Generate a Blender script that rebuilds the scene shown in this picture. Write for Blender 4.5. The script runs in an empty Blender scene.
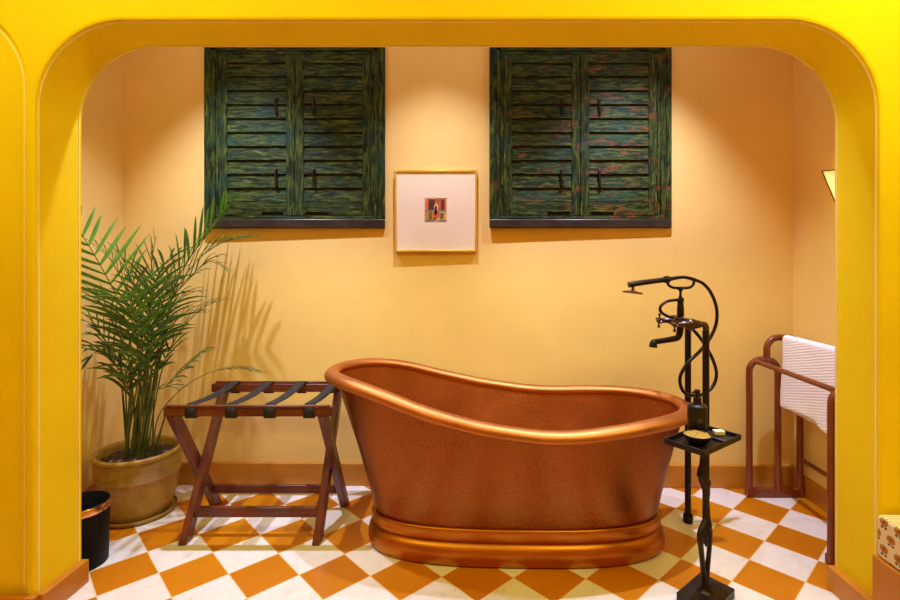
import bpy, bmesh, math, random
from math import sin, cos, pi, sqrt, radians as R
from mathutils import Vector, Matrix, noise

SC = bpy.context.scene
COL = SC.collection
random.seed(11)
H = 1.257      # camera height
F = 501.0      # focal length in pixels


def P(px, py, d):
    """point at depth d seen at pixel px, py (survey of the photograph)"""
    return Vector(((px - 472) * d / F, d, H - (py - 258) * d / F))


# ------------------------------------------------------------------ materials
class NT:
    def __init__(s, name):
        s.m = bpy.data.materials.new(name)
        s.m.use_nodes = True
        s.n = s.m.node_tree.nodes
        s.l = s.m.node_tree.links
        s.b = s.n['Principled BSDF']

    def new(s, t, **k):
        x = s.n.new(t)
        for a, v in k.items():
            setattr(x, a, v)
        return x

    def put(s, sock, v):
        if isinstance(v, bpy.types.NodeSocket):
            s.l.new(v, sock)
        elif v is not None:
            if sock.type == 'RGBA' and len(v) == 3:
                v = (*v, 1)
            sock.default_value = v

    def math(s, op, a, b=None, c=None):
        x = s.new('ShaderNodeMath', operation=op)
        s.put(x.inputs[0], a)
        s.put(x.inputs[1], b)
        if c is not None:
            s.put(x.inputs[2], c)
        return x.outputs[0]

    def pos(s):
        return s.new('ShaderNodeNewGeometry').outputs['Position']

    def obj(s):
        return s.new('ShaderNodeTexCoord').outputs['Object']

    def scale(s, v, sc, rot=(0, 0, 0)):
        x = s.new('ShaderNodeMapping')
        s.put(x.inputs['Vector'], v)
        x.inputs['Scale'].default_value = sc
        x.inputs['Rotation'].default_value = rot
        return x.outputs[0]

    def noise(s, v, sc, det=4, rough=.55, dist=0):
        x = s.new('ShaderNodeTexNoise')
        s.put(x.inputs['Vector'], v)
        x.inputs['Scale'].default_value = sc
        x.inputs['Detail'].default_value = det
        x.inputs['Roughness'].default_value = rough
        x.inputs['Distortion'].default_value = dist
        return x.outputs['Fac']

    def ramp(s, f, stops, interp='LINEAR'):
        x = s.new('ShaderNodeValToRGB')
        s.put(x.inputs[0], f)
        e = x.color_ramp.elements
        x.color_ramp.interpolation = interp
        while len(e) < len(stops):
            e.new(.5)
        for i, (p, c) in enumerate(stops):
            e[i].position = p
            e[i].color = (*c, 1) if not isinstance(c, (int, float)) else (c, c, c, 1)
        return x.outputs[0]

    def mix(s, f, a, b, mode='MIX'):
        x = s.new('ShaderNodeMix', data_type='RGBA', blend_type=mode)
        s.put(x.inputs[0], f)
        s.put(x.inputs[6], a)
        s.put(x.inputs[7], b)
        return x.outputs[2]

    def bump(s, h, st=.3, d=.01):
        x = s.new('ShaderNodeBump')
        x.inputs['Strength'].default_value = st
        x.inputs['Distance'].default_value = d
        s.put(x.inputs['Height'], h)
        s.l.new(x.outputs[0], s.b.inputs['Normal'])

    def fin(s, col=None, rough=.5, metal=0, spec=None, **k):
        if col is not None:
            s.put(s.b.inputs['Base Color'], col)
        s.put(s.b.inputs['Roughness'], rough)
        s.b.inputs['Metallic'].default_value = metal
        if spec is not None:
            s.b.inputs['Specular IOR Level'].default_value = spec
        for a, v in k.items():
            s.put(s.b.inputs[a.replace('_', ' ')], v)
        return s.m


def srgb(r, g, b):
    f = lambda c: c / 12.92 if c <= .04045 else ((c + .055) / 1.055) ** 2.4
    return (f(r / 255), f(g / 255), f(b / 255))


def plain(name, c, rough=.5, metal=0, var=.12, sc=6, **k):
    t = NT(name)
    n = t.noise(t.pos(), sc, 4)
    lo = tuple(x * (1 - var) for x in c)
    hi = tuple(min(1, x * (1 + var)) for x in c)
    return t.fin(t.ramp(n, [(.3, lo), (.7, hi)]), rough, metal, **k)


def plaster(name, c, rough=.75, st=.12):
    t = NT(name)
    p = t.pos()
    n = t.noise(p, 1.7, 5, .6)
    n2 = t.noise(p, 26, 4, .6)
    lo = tuple(x * .93 for x in c)
    hi = tuple(min(1, x * 1.05) for x in c)
    col = t.ramp(n, [(.3, lo), (.7, hi)])
    t.bump(t.math('ADD', n, t.math('MULTIPLY', n2, .15)), st, .02)
    return t.fin(col, rough, spec=.25)


M = {}
M['wall_in'] = plaster('niche_plaster', (.88, .635, .19))
M['wall_out'] = plaster('yellow_plaster', (.90, .69, .003), .85)
M['line'] = plain('bead_edge_highlight', (1.0, .88, .50), .5, var=.02)  # highlight along the arch edges, put into a pale colour
M['ceil'] = plaster('ceiling_plaster', (.82, .52, .02))


def wood(name, c1, c2, grain=(3, 60, 60), rough=.4, blotch=.5):
    t = NT(name)
    p = t.obj()
    n = t.noise(t.scale(p, grain), 1.0, 5, .6, .6)
    b = t.noise(p, 5, 2)
    f = t.math('ADD', t.math('MULTIPLY', n, 1 - blotch), t.math('MULTIPLY', b, blotch))
    col = t.ramp(f, [(.3, c1), (.68, c2)])
    t.bump(n, .12, .004)
    return t.fin(col, rough)


M['skirt'] = wood('skirting_wood', (.40, .145, .007), (.60, .245, .014), (3, 50, 50), .42, .7)
M['skirt_y'] = wood('skirting_wood_along', (.40, .145, .007), (.60, .245, .014), (50, 3, 50), .42, .7)
M['rack'] = wood('red_brown_wood', (.040, .008, .004), (.20, .046, .020), (4, 60, 60), .33, .35)
M['rack_v'] = wood('red_brown_wood_legs', (.038, .008, .004), (.21, .050, .020), (60, 14, 5), .33, .35)
M['tr'] = wood('polished_red_wood', (.12, .022, .005), (.28, .066, .016), (30, 30, 4), .28, .5)
M['strap'] = plain('black_webbing', (.010, .008, .008), .7)
M['black'] = plain('dark_bronze', (.022, .014, .011), .35, .6, .2, 30)
M['iron'] = NT('cast_iron')
_t = M['iron']
_t.bump(_t.noise(_t.pos(), 90, 3), .35, .004)
M['iron'] = _t.fin(_t.ramp(_t.noise(_t.pos(), 25, 4), [(.3, (.012, .008, .006)), (.75, (.045, .028, .020))]), .42, .5)
M['chrome'] = plain('bronze_highlight', (.10, .062, .055), .26, .8)
M['bin'] = plain('black_bin_leather', (.005, .005, .005), .6, spec=.15)
M['binin'] = plain('black_bin_inside', (.004, .004, .004), .7)
M['band'] = plain('copper_band', (.90, .50, .28), .2, 1, .25, 40)
M['gold'] = plain('brass_frame', (.82, .54, .06), .33, .45, .1)
M['mat'] = plain('cream_mount', (.90, .79, .52), .7, 0, .02)
M['soap'] = plain('pale_soap', (.80, .72, .50), .5, 0, .05)
_t = NT('dark_soil')
M['soil'] = _t.fin(_t.ramp(_t.noise(_t.pos(), 38, 5, .6), [(.40, (.03, .014, .008)), (.58, (.07, .035, .02)), (.68, (.42, .32, .22))]), .95)  # palest noise patches paint in the lit spots on the soil
M['pebble'] = plain('white_pebbles', (.80, .68, .58), .7, 0, .2, 50)
M['bottle'] = plain('dark_bottle', (.006, .004, .004), .42)
M['grey'] = plain('grey_print', (.065, .048, .042), .6)
M['bronze'] = plain('sconce_bronze', (.22, .08, .02), .35, .8)


def floor_mat():
    t = NT('checker_marble')
    s = .1125 * H
    th = -.0221
    tx, ty = .1296 * H, 1.5658 * H
    p = t.pos()
    # unit vectors of the diagonal lattice
    cx, cy = cos(th) / s, sin(th) / s
    rx, ry = -sin(th) / s, cos(th) / s
    va = ((cx + rx) / 2, (cy + ry) / 2, 0)
    vb = ((cx - rx) / 2, (cy - ry) / 2, 0)

    def lin(v):
        d = t.new('ShaderNodeVectorMath', operation='DOT_PRODUCT')
        t.put(d.inputs[0], p)
        d.inputs[1].default_value = v
        return t.math('ADD', d.outputs['Value'], 200 - (v[0] * tx + v[1] * ty))
    a, b = lin(va), lin(vb)
    fa, fb = t.math('FLOOR', a), t.math('FLOOR', b)
    chk = t.math('MODULO', t.math('ADD', fa, fb), 2)          # 0 = ochre, 1 = white
    # distance to nearest joint
    def edge(x):
        f = t.math('FRACT', x)
        return t.math('MINIMUM', f, t.math('SUBTRACT', 1.0, f))
    e = t.math('MINIMUM', edge(a), edge(b))
    joint = t.math('LESS_THAN', e, .009)
    # per tile random
    cmb = t.new('ShaderNodeCombineXYZ')
    t.put(cmb.inputs[0], fa)
    t.put(cmb.inputs[1], fb)
    wn = t.new('ShaderNodeTexWhiteNoise', noise_dimensions='3D')
    t.put(wn.inputs[0], cmb.outputs[0])
    rnd = wn.outputs['Value']
    n = t.noise(p, 9, 6, .65, 1.2)
    n2 = t.noise(p, 3.0, 3)
    white = t.ramp(n, [(.28, (.52, .48, .36)), (.40, (.76, .70, .60)), (.7, (.84, .78, .69))])
    white = t.mix(t.math('MULTIPLY', rnd, .35), white, (.86, .76, .62), 'MIX')
    och = t.ramp(t.math('ADD', t.math('MULTIPLY', n2, .6), t.math('MULTIPLY', rnd, .4)),
                 [(.2, (.48, .145, .001)), (.5, (.55, .185, .002)), (.8, (.60, .215, .002))])
    col = t.mix(chk, och, white)
    col = t.mix(joint, col, (.80, .52, .22))
    t.bump(t.math('MULTIPLY', joint, -1), .25, .002)
    return t.fin(col, t.ramp(n, [(.3, .30), (.7, .42)]), spec=.45)


M['floor'] = floor_mat()


def copper(name, c, rough, ham, sc=95, st=.35):
    t = NT(name)
    p = t.obj()
    v = t.new('ShaderNodeTexVoronoi', feature='F1')
    t.put(v.inputs['Vector'], p)
    v.inputs['Scale'].default_value = sc
    n = t.noise(p, 5, 4)
    col = t.ramp(n, [(.3, tuple(x * .9 for x in c)), (.7, tuple(min(1, x * 1.08) for x in c))])
    if ham:
        col = t.mix(t.ramp(v.outputs['Distance'], [(.4, 0), (.8, .35)]), col, tuple(x * .45 for x in c))
        t.bump(v.outputs['Distance'], st, .004)
    return t.fin(col, t.ramp(n, [(.3, rough), (.7, rough + .12)]), 1)


M['cop_body'] = copper('hammered_copper', (.32, .105, .022), .28, True, 110, .16)
M['cop_in'] = copper('hammered_copper_inside', (.44, .13, .028), .44, True, 140, .15)
M['cop_rim'] = copper('polished_copper_rim', (.56, .215, .060), .42, False)
M['cop_base'] = copper('polished_copper_plinth', (.50, .18, .022), .30, False)


def shutter_mat(name, gr):
    t = NT(name)
    p = t.pos()
    g = t.scale(p, gr)
    n1 = t.noise(g, 1.5, 7, .7, .8)
    n2 = t.noise(t.scale(p, (3.0, 3, 5)), 2.0, 5, .6)
    n3a = t.noise(t.scale(p, (5, 5, 14)), 2.0, 7, .75)
    sx = t.new('ShaderNodeSeparateXYZ')
    t.put(sx.inputs[0], p)
    n3 = t.math('ADD', n3a, t.math('ADD', t.math('MULTIPLY', sx.outputs[0], .055), t.math('MULTIPLY', sx.outputs[2], -.04)))
    n3 = t.math('ADD', n3, .030)
    n4 = t.noise(p, 55, 3, .7)
    c = t.ramp(n1, [(.36, (.003, .004, .001)), (.46, (.014, .022, .004)), (.56, (.050, .085, .010)), (.68, (.17, .16, .025))])
    teal = t.ramp(n4, [(.35, (.004, .028, .016)), (.7, (.014, .085, .055))])
    c = t.mix(t.math('MULTIPLY', t.ramp(n2, [(.50, 0), (.68, 1)]), .6), c, teal)
    rust = t.ramp(n4, [(.3, (.075, .022, .008)), (.7, (.30, .085, .020))])
    c = t.mix(t.ramp(n3, [(.54, 0), (.64, .85)]), c, rust)
    t.bump(n1, .3, .004)
    return t.fin(c, .6, spec=.18)


M['shut'] = shutter_mat('distressed_green_paint', (7, 7, 48))
M['shut_v'] = shutter_mat('distressed_green_paint_uprights', (48, 7, 7))
M['shut_dark'] = plain('dark_stained_sill', (.030, .024, .018), .32, 0, .5, 14)
M['gap'] = plain('shadow_gap_board', (.008, .010, .006), .8)


def leaf_mat(name, a, b, rough=.33):
    t = NT(name)
    p = t.pos()
    n = t.noise(p, 14, 3)
    col = t.ramp(n, [(.3, a), (.7, b)])
    m = t.fin(col, rough, spec=.85)
    tr = t.new('ShaderNodeBsdfTranslucent')
    t.put(tr.inputs[0], t.mix(.5, col, (.10, .30, .02)))
    mx = t.new('ShaderNodeMixShader')
    mx.inputs[0].default_value = .22
    t.l.new(t.b.outputs[0], mx.inputs[1])
    t.l.new(tr.outputs[0], mx.inputs[2])
    t.l.new(mx.outputs[0], t.n['Material Output'].inputs[0])
    return m


M['leaf'] = leaf_mat('palm_leaf', (.028, .075, .014), (.095, .19, .035), .2)
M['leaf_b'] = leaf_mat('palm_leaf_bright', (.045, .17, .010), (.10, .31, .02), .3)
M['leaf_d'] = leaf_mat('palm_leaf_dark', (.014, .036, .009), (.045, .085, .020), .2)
M['stem'] = plain('palm_stem', (.085, .115, .022), .5, 0, .5, 16)
M['dry'] = plain('dry_leaf', (.20, .12, .04), .7, 0, .3, 20)


def pot_mat():
    t = NT('glazed_ribbed_clay')
    n = t.noise(t.obj(), 30, 4)
    col = t.ramp(n, [(.3, (.32, .19, .026)), (.7, (.46, .285, .042))])
    t.bump(n, .1, .003)
    return t.fin(col, .42)


M['pot'] = pot_mat()


def towel_mat():
    t = NT('white_waffle_towel')
    w = t.new('ShaderNodeTexWave', wave_type='BANDS', bands_direction='Z')
    t.put(w.inputs['Vector'], t.scale(t.obj(), (1, 1, 1), (R(14), 0, 0)))
    w.inputs['Scale'].default_value = 24
    w.inputs['Distortion'].default_value = 1.4
    w.inputs['Detail'].default_value = 2
    t.bump(w.outputs['Fac'], .35, .003)
    return t.fin((.92, .88, .86), .9, spec=.1)


M['towel'] = towel_mat()


def cushion_mat():
    t = NT('flower_print_cotton')
    sp = t.new('ShaderNodeSeparateXYZ')
    t.put(sp.inputs[0], t.pos())
    y, z = sp.outputs[1], sp.outputs[2]
    S = .056
    v = t.math('DIVIDE', z, S * .80)
    row = t.math('FLOOR', v)
    u = t.math('ADD', t.math('DIVIDE', y, S), t.math('MULTIPLY', row, .5))
    fu = t.math('SUBTRACT', t.math('FRACT', u), .5)
    fv = t.math('SUBTRACT', t.math('FRACT', v), .62)
    d = t.math('SQRT', t.math('ADD', t.math('POWER', fu, 2.0), t.math('POWER', fv, 2.0)))
    ang = t.math('ARCTAN2', fu, fv)
    pet = t.math('MULTIPLY', t.math('SINE', t.math('MULTIPLY', ang, 11)), .02)
    fl = t.math('LESS_THAN', t.math('ADD', d, pet), .30)
    core = t.math('LESS_THAN', d, .09)
    # leaves below the bloom
    lx = t.math('SUBTRACT', t.math('ABSOLUTE', fu), .13)
    lz = t.math('ADD', fv, .40)
    ld = t.math('ADD', t.math('POWER', lx, 2.0), t.math('POWER', lz, 2.0))
    lf = t.math('LESS_THAN', t.math('ADD', ld, t.math('MULTIPLY', t.math('SINE', t.math('MULTIPLY', z, 1500)), .004)), .010)
    c = t.mix(lf, (.80, .66, .42), (.11, .13, .05))
    c = t.mix(fl, c, (.46, .20, .030))
    c = t.mix(core, c, (.22, .075, .012))
    return t.fin(c, .85, spec=.1)


M['cush'] = cushion_mat()


def stripe_mat():
    t = NT('pale_striped_cotton')
    w = t.new('ShaderNodeTexWave', wave_type='BANDS', bands_direction='Y')
    t.put(w.inputs['Vector'], t.pos())
    w.inputs['Scale'].default_value = 22
    return t.fin(t.ramp(w.outputs['Fac'], [(.4, (.80, .68, .30)), (.6, (.50, .48, .10))]), .85)


M['stripe'] = stripe_mat()


def yellow_salt():
    t = NT('yellow_bath_salt')
    n = t.noise(t.pos(), 140, 4, .7)
    t.bump(n, .8, .006)
    return t.fin(t.ramp(n, [(.38, (.18, .09, .008)), (.5, (.50, .30, .025)), (.7, (.72, .52, .10))]), .5)


M['salt'] = yellow_salt()


def glow(name, c, st):
    t = NT(name)
    m = t.fin((.9, .8, .6), .4, Emission_Color=c, Emission_Strength=st)
    tr = t.new('ShaderNodeBsdfTransparent')
    mx = t.new('ShaderNodeMixShader')
    mx.inputs[0].default_value = .5
    t.l.new(t.b.outputs[0], mx.inputs[1])
    t.l.new(tr.outputs[0], mx.inputs[2])
    t.l.new(mx.outputs[0], t.n['Material Output'].inputs[0])
    return m


M['glow'] = glow('lit_sconce_glass', (1, .62, .20), .85)


# ------------------------------------------------------------------ helpers
def link(name, bm, mats, parent=None, smooth=True, kind=None, bevel=0, seg=2, angle=40):
    me = bpy.data.meshes.new(name)
    bmesh.ops.recalc_face_normals(bm, faces=bm.faces)
    bm.to_mesh(me)
    bm.free()
    if not isinstance(mats, (list, tuple)):
        mats = [mats]
    for m in mats:
        me.materials.append(m)
    o = bpy.data.objects.new(name, me)
    COL.objects.link(o)
    if smooth:
        for p in me.polygons:
            p.use_smooth = True
        try:
            me.set_sharp_from_angle(angle=R(angle))
        except Exception:
            pass
    if bevel:
        b = o.modifiers.new('bevel', 'BEVEL')
        b.width = bevel
        b.segments = seg
        b.limit_method = 'ANGLE'
        b.angle_limit = R(35)
        b.harden_normals = False
    if parent:
        o.parent = parent
        o.matrix_parent_inverse = Matrix.Translation(parent.location).inverted() if parent.parent is None else \
            Matrix.Translation(parent_loc(parent)).inverted()
    if kind:
        o['kind'] = kind
    return o


def parent_loc(o):
    # parts keep their geometry in world space: undo the location of the root
    while o.parent:
        o = o.parent
    return o.location


def thing(name, label, cat, loc, group=None):
    o = bpy.data.objects.new(name, None)
    o.empty_display_size = .05
    o.location = loc
    COL.objects.link(o)
    tag(o, label, cat, group)
    return o


def tag(o, label, cat, group=None):
    o['label'] = label
    o['category'] = cat
    if group:
        o['group'] = group
    return o


def sub(o, parent):
    """make o (world-space mesh) a child of a part that itself sits at identity"""
    o.parent = parent
    o.matrix_parent_inverse = Matrix.Identity(4)
    return o


def box(bm, x0, x1, y0, y1, z0, z1, M4=None, mi=0):
    c = [(x, y, z) for x in (x0, x1) for y in (y0, y1) for z in (z0, z1)]
    v = [bm.verts.new(M4 @ Vector(p) if M4 else p) for p in c]
    fs = []
    for f in ((0, 1, 3, 2), (4, 6, 7, 5), (0, 4, 5, 1), (2, 3, 7, 6), (0, 2, 6, 4), (1, 5, 7, 3)):
        a = bm.faces.new([v[i] for i in f])
        a.material_index = mi
        fs.append(a)
    return fs


def hexa(bm, pts, mi=0):
    """8 points: bottom ring (4), top ring (4)"""
    v = [bm.verts.new(p) for p in pts]
    for f in ((3, 2, 1, 0), (4, 5, 6, 7), (0, 1, 5, 4), (1, 2, 6, 5), (2, 3, 7, 6), (3, 0, 4, 7)):
        bm.faces.new([v[i] for i in f]).material_index = mi


def catmull(pts, n=6):
    pts = [Vector(p) for p in pts]
    if len(pts) < 3:
        return pts
    out = []
    q = [2 * pts[0] - pts[1]] + pts + [2 * pts[-1] - pts[-2]]
    for i in range(1, len(q) - 2):
        for k in range(n):
            t = k / n
            a, b, c, d = q[i - 1], q[i], q[i + 1], q[i + 2]
            out.append(.5 * ((2 * b) + (c - a) * t + (2 * a - 5 * b + 4 * c - d) * t * t + (3 * b - a - 3 * c + d) * t ** 3))
    out.append(pts[-1])
    return out


def frames(path):
    T = []
    for i in range(len(path)):
        a = path[max(0, i - 1)]
        b = path[min(len(path) - 1, i + 1)]
        T.append((b - a).normalized())
    up = Vector((0, 0, 1)) if abs(T[0].z) < .9 else Vector((0, 1, 0))
    n = (up - T[0] * up.dot(T[0])).normalized()
    out = []
    for t in T:
        n = (n - t * n.dot(t)).normalized()
        out.append((t, n, t.cross(n)))
    return out


def tube(bm, path, r, seg=12, sx=1, sy=1, caps=True, mi=0):
    path = [Vector(p) for p in path]
    rs = r if isinstance(r, (list, tuple)) else [r] * len(path)
    if len(rs) != len(path):
        rs = [rs[min(len(rs) - 1, int(i * (len(rs) - 1) / (len(path) - 1)))] * (1 - ((i * (len(rs) - 1) / (len(path) - 1)) % 1)) +
              rs[min(len(rs) - 1, int(i * (len(rs) - 1) / (len(path) - 1)) + 1)] * ((i * (len(rs) - 1) / (len(path) - 1)) % 1)
              for i in range(len(path))]
    rings = []
    for p, (t, n, b), rr in zip(path, frames(path), rs):
        rings.append([bm.verts.new(p + n * (cos(2 * pi * k / seg) * rr * sx) + b * (sin(2 * pi * k / seg) * rr * sy)) for k in range(seg)])
    for a, b in zip(rings, rings[1:]):
        for k in range(seg):
            bm.faces.new((a[k], a[(k + 1) % seg], b[(k + 1) % seg], b[k])).material_index = mi
    if caps:
        bm.faces.new(rings[0][::-1]).material_index = mi
        bm.faces.new(rings[-1]).material_index = mi


def lathe(bm, prof, c=(0, 0, 0), seg=40, mi=0, axis=None, cap0=False, cap1=False, fn=None):
    """prof = (r, z) list"""
    c = Vector(c)
    rings = []
    for r, z in prof:
        ring = []
        for k in range(seg):
            a = 2 * pi * k / seg
            p = Vector((r * cos(a), r * sin(a), z))
            if fn:
                p = fn(p, a)
            if axis is not None:
                p = axis @ p
            ring.append(bm.verts.new(c + p))
        rings.append(ring)
    for a, b in zip(rings, rings[1:]):
        for k in range(seg):
            bm.faces.new((a[k], a[(k + 1) % seg], b[(k + 1) % seg], b[k])).material_index = mi
    if cap0:
        bm.faces.new(rings[0][::-1]).material_index = mi
    if cap1:
        bm.faces.new(rings[-1]).material_index = mi


def axis_to(v):
    return Vector((0, 0, 1)).rotation_difference(Vector(v).normalized()).to_matrix()


# ------------------------------------------------------------------ setting
SL = -.0135                     # the walls run very slightly away from the picture plane


def dw(d0, x):
    return d0 + SL * x


CEIL = 2.94
AL, AR, AT, AR_ = -1.514, 1.378, 2.074, .30        # arch opening
DF, DB = 1.7225, 1.924                              # arch front and back planes at x = 0
WB = 2.771                                          # back wall plane at x = 0
XL, XR = -1.940, 1.760

bm = bmesh.new()
box(bm, -3.5, 3.5, -2.3, 3.0, -.1, 0)
link('floor', bm, M['floor'], smooth=False, kind='structure')
bm = bmesh.new()
box(bm, -3.5, 3.5, -2.3, 3.0, CEIL, CEIL + .1)
link('ceiling', bm, M['ceil'], smooth=False, kind='structure')


def slab(name, x0, x1, d0, d1, mat, z0=0, z1=CEIL, bevel=0):
    bm = bmesh.new()
    hexa(bm, [(x0, dw(d0, x0), z0), (x1, dw(d0, x1), z0), (x1, dw(d1, x1), z0), (x0, dw(d1, x0), z0),
              (x0, dw(d0, x0), z1), (x1, dw(d0, x1), z1), (x1, dw(d1, x1), z1), (x0, dw(d1, x0), z1)])
    return link(name, bm, mat, smooth=False, kind='structure', bevel=bevel)


slab('wall_back', XL - .1, XR + .1, WB, WB + .1, M['wall_in'])
slab('wall_left', XL - .1, XL, DB + .0005, WB, M['wall_in'])
slab('wall_right', XR, XR + .1, DB + .0005, WB, M['wall_in'])
bm = bmesh.new()
box(bm, -3.5, 3.5, -2.3, -2.2, 0, CEIL)
link('wall_front', bm, M['wall_out'], smooth=False, kind='structure')
bm = bmesh.new()
box(bm, -3.5, -3.4, -2.2, 1.75, 0, CEIL)
link('wall_west', bm, M['wall_out'], smooth=False, kind='structure')
bm = bmesh.new()
box(bm, 3.4, 3.5, -2.2, 1.65, 0, CEIL)
link('wall_east', bm, M['wall_out'], smooth=False, kind='structure')


def arch_path(l, r, t, rad, off=0, n=26, z0=0):
    l, r, t, rad = l - off, r + off, t + off, rad + off
    pts = [(l, z0)]
    for k in range(n + 1):
        a = pi - (pi / 2) * k / n
        pts.append((l + rad + rad * cos(a), t - rad + rad * sin(a)))
    for k in range(n + 1):
        a = pi / 2 - (pi / 2) * k / n
        pts.append((r - rad + rad * cos(a), t - rad + rad * sin(a)))
    pts.append((r, z0))
    # the head of the arch drops very slightly to the right
    return [(x, z - .0058 * (x + 1.514) * z / 2.08) for x, z in pts]


# recess of the neighbouring arch on the left: blind, 15 mm deep
RL, RR, RT = -3.2, -1.551, 2.150
REC = .016


def loop(bm, pts, d):
    return [bm.verts.new((x, dw(d, x), z)) for x, z in pts]


bm = bmesh.new()
CH = .010
FO, FT = .008, AT + .004          # the reveal flares a little towards the room
l0 = loop(bm, arch_path(AL, AR, FT, AR_, FO + CH), DF)
l1 = loop(bm, arch_path(AL, AR, FT, AR_, FO + CH * .3), DF + CH * .3)
l2 = loop(bm, arch_path(AL, AR, FT, AR_, FO), DF + CH)
l3 = loop(bm, arch_path(AL, AR, AT, AR_), DB - .003)
l4 = loop(bm, arch_path(AL, AR, AT, AR_, .003), DB)
for a, b in ((l0, l1), (l1, l2), (l2, l3), (l3, l4)):
    for k in range(len(a) - 1):
        bm.faces.new((a[k], a[k + 1], b[k + 1], b[k]))
rc0 = loop(bm, arch_path(RL, RR, RT, .30, .004), DF)
rc1 = loop(bm, arch_path(RL, RR, RT, .30), DF + .004)
rc2 = loop(bm, arch_path(RL, RR, RT, .30), DF + REC)
for a, b in ((rc0, rc1), (rc1, rc2)):
    for k in range(len(a) - 1):
        bm.faces.new((a[k], a[k + 1], b[k + 1], b[k]))
bm.faces.new(rc2)


def above(holes, d, x0=-3.4, x1=3.4):
    """face strips from each opening's outline up to the ceiling, and the piers between"""
    seq = []
    for h in holes:
        seq += [(v, v.co.copy()) for v in h]
    low = [bm.verts.new((x0, dw(d, x0), 0))] + [v for v, _ in seq] + [bm.verts.new((x1, dw(d, x1), 0))]
    top = [bm.verts.new((v.co.x, dw(d, v.co.x), CEIL)) for v in low]
    for k in range(len(low) - 1):
        p, q = low[k], low[k + 1]
        if abs(p.co.x - q.co.x) < 1e-6:
            continue
        bm.faces.new((p, q, top[k + 1], top[k]))


above([rc0, l0], DF)
above([l4], DB)
bmesh.ops.remove_doubles(bm, verts=bm.verts, dist=1e-6)
link('wall_arch', bm, M['wall_out'], kind='structure', smooth=False)


def highlight_bead(name, path_args, d0, d1, h=.0016):  # thin raised strip whose pale colour paints the edge highlight
    bm = bmesh.new()
    a = loop(bm, arch_path(*path_args, off=0), d0)
    b = loop(bm, arch_path(*path_args, off=-h), d0)
    c = loop(bm, arch_path(*path_args, off=-h), d1)
    d = loop(bm, arch_path(*path_args, off=0), d1)
    for p, q in ((a, b), (b, c), (c, d), (d, a)):
        for k in range(len(p) - 1):
            bm.faces.new((p[k], p[k + 1], q[k + 1], q[k]))
    return link(name, bm, M['line'], kind='structure')


highlight_bead('highlight_trim_1', (AL - FO, AR + FO, FT + FO, AR_ + FO), DF + .013, DF + .0175, .0022)
highlight_bead('highlight_trim_2', (AL, AR, AT, AR_), DB - .0165, DB - .013)
# edge highlight painted as a pale strip just inside the blind arch
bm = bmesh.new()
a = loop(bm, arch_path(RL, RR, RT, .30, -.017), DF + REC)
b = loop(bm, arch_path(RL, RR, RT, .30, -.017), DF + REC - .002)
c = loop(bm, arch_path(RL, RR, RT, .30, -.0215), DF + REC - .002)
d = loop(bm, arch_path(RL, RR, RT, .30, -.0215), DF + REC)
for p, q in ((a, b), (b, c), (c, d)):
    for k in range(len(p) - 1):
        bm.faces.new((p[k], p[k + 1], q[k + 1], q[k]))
link('highlight_trim_3', bm, M['line'], kind='structure')

# skirting boards
slab('baseboard_back', XL, XR, WB - .018, WB, M['skirt'], 0, .122, .003)
slab('baseboard_left', XL, XL + .018, DB + .001, WB - .018, M['skirt_y'], 0, .112, .003)
slab('baseboard_right', XR - .012, XR, DB + .001, WB - .018, M['skirt_y'], 0, .108, .003)
BH = .088
slab('baseboard_arch_left', AL - .007, AL + .026, DF - .002, DB + .004, M['skirt_y'], 0, BH, .004)
slab('baseboard_arch_right', AR - .026, AR + .007, DF - .002, DB + .004, M['skirt_y'], 0, BH, .004)
slab('baseboard_front', -3.4, AL + .006, DF - .024, DF, M['skirt'], 0, BH, .004)


# ------------------------------------------------------------------ bathtub
TC = Vector((.161, 2.292, 0))
TROT = Matrix.Rotation(R(-1.6), 4, 'Z')
RIMH = [(-.82, .735), (-.67, .731), (-.51, .699), (-.33, .643), (-.10, .592), (.125, .562), (.26, .560), (.44, .574), (.62, .586), (.82, .586)]


def interp(tab, x):
    if x <= tab[0][0]:
        return tab[0][1]
    for (a, b), (c, d) in zip(tab, tab[1:]):
        if x <= c:
            t = (x - a) / (c - a)
            t = t * t * (3 - 2 * t) * .35 + t * .65
            return b + (d - b) * t
    return tab[-1][1]


def rimh(x):
    return sum(interp(RIMH, x + o) for o in (-.07, -.035, 0, .035, .07)) / 5


NS = 96


def sup(a, b, n, cx=0.0):
    out = []
    for k in range(NS):
        t = 2 * pi * k / NS
        c, s = cos(t), sin(t)
        out.append(Vector((cx + a * math.copysign(abs(c) ** (2 / n), c), b * math.copysign(abs(s) ** (2 / n), s), 0)))
    return out


def rings_to(bm, rings, mi=0):
    vs = [[bm.verts.new(TC + TROT @ p) for p in r] for r in rings]
    for a, b in zip(vs, vs[1:]):
        for k in range(NS):
            bm.faces.new((a[k], a[(k + 1) % NS], b[(k + 1) % NS], b[k])).material_index = mi
    return vs


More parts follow.
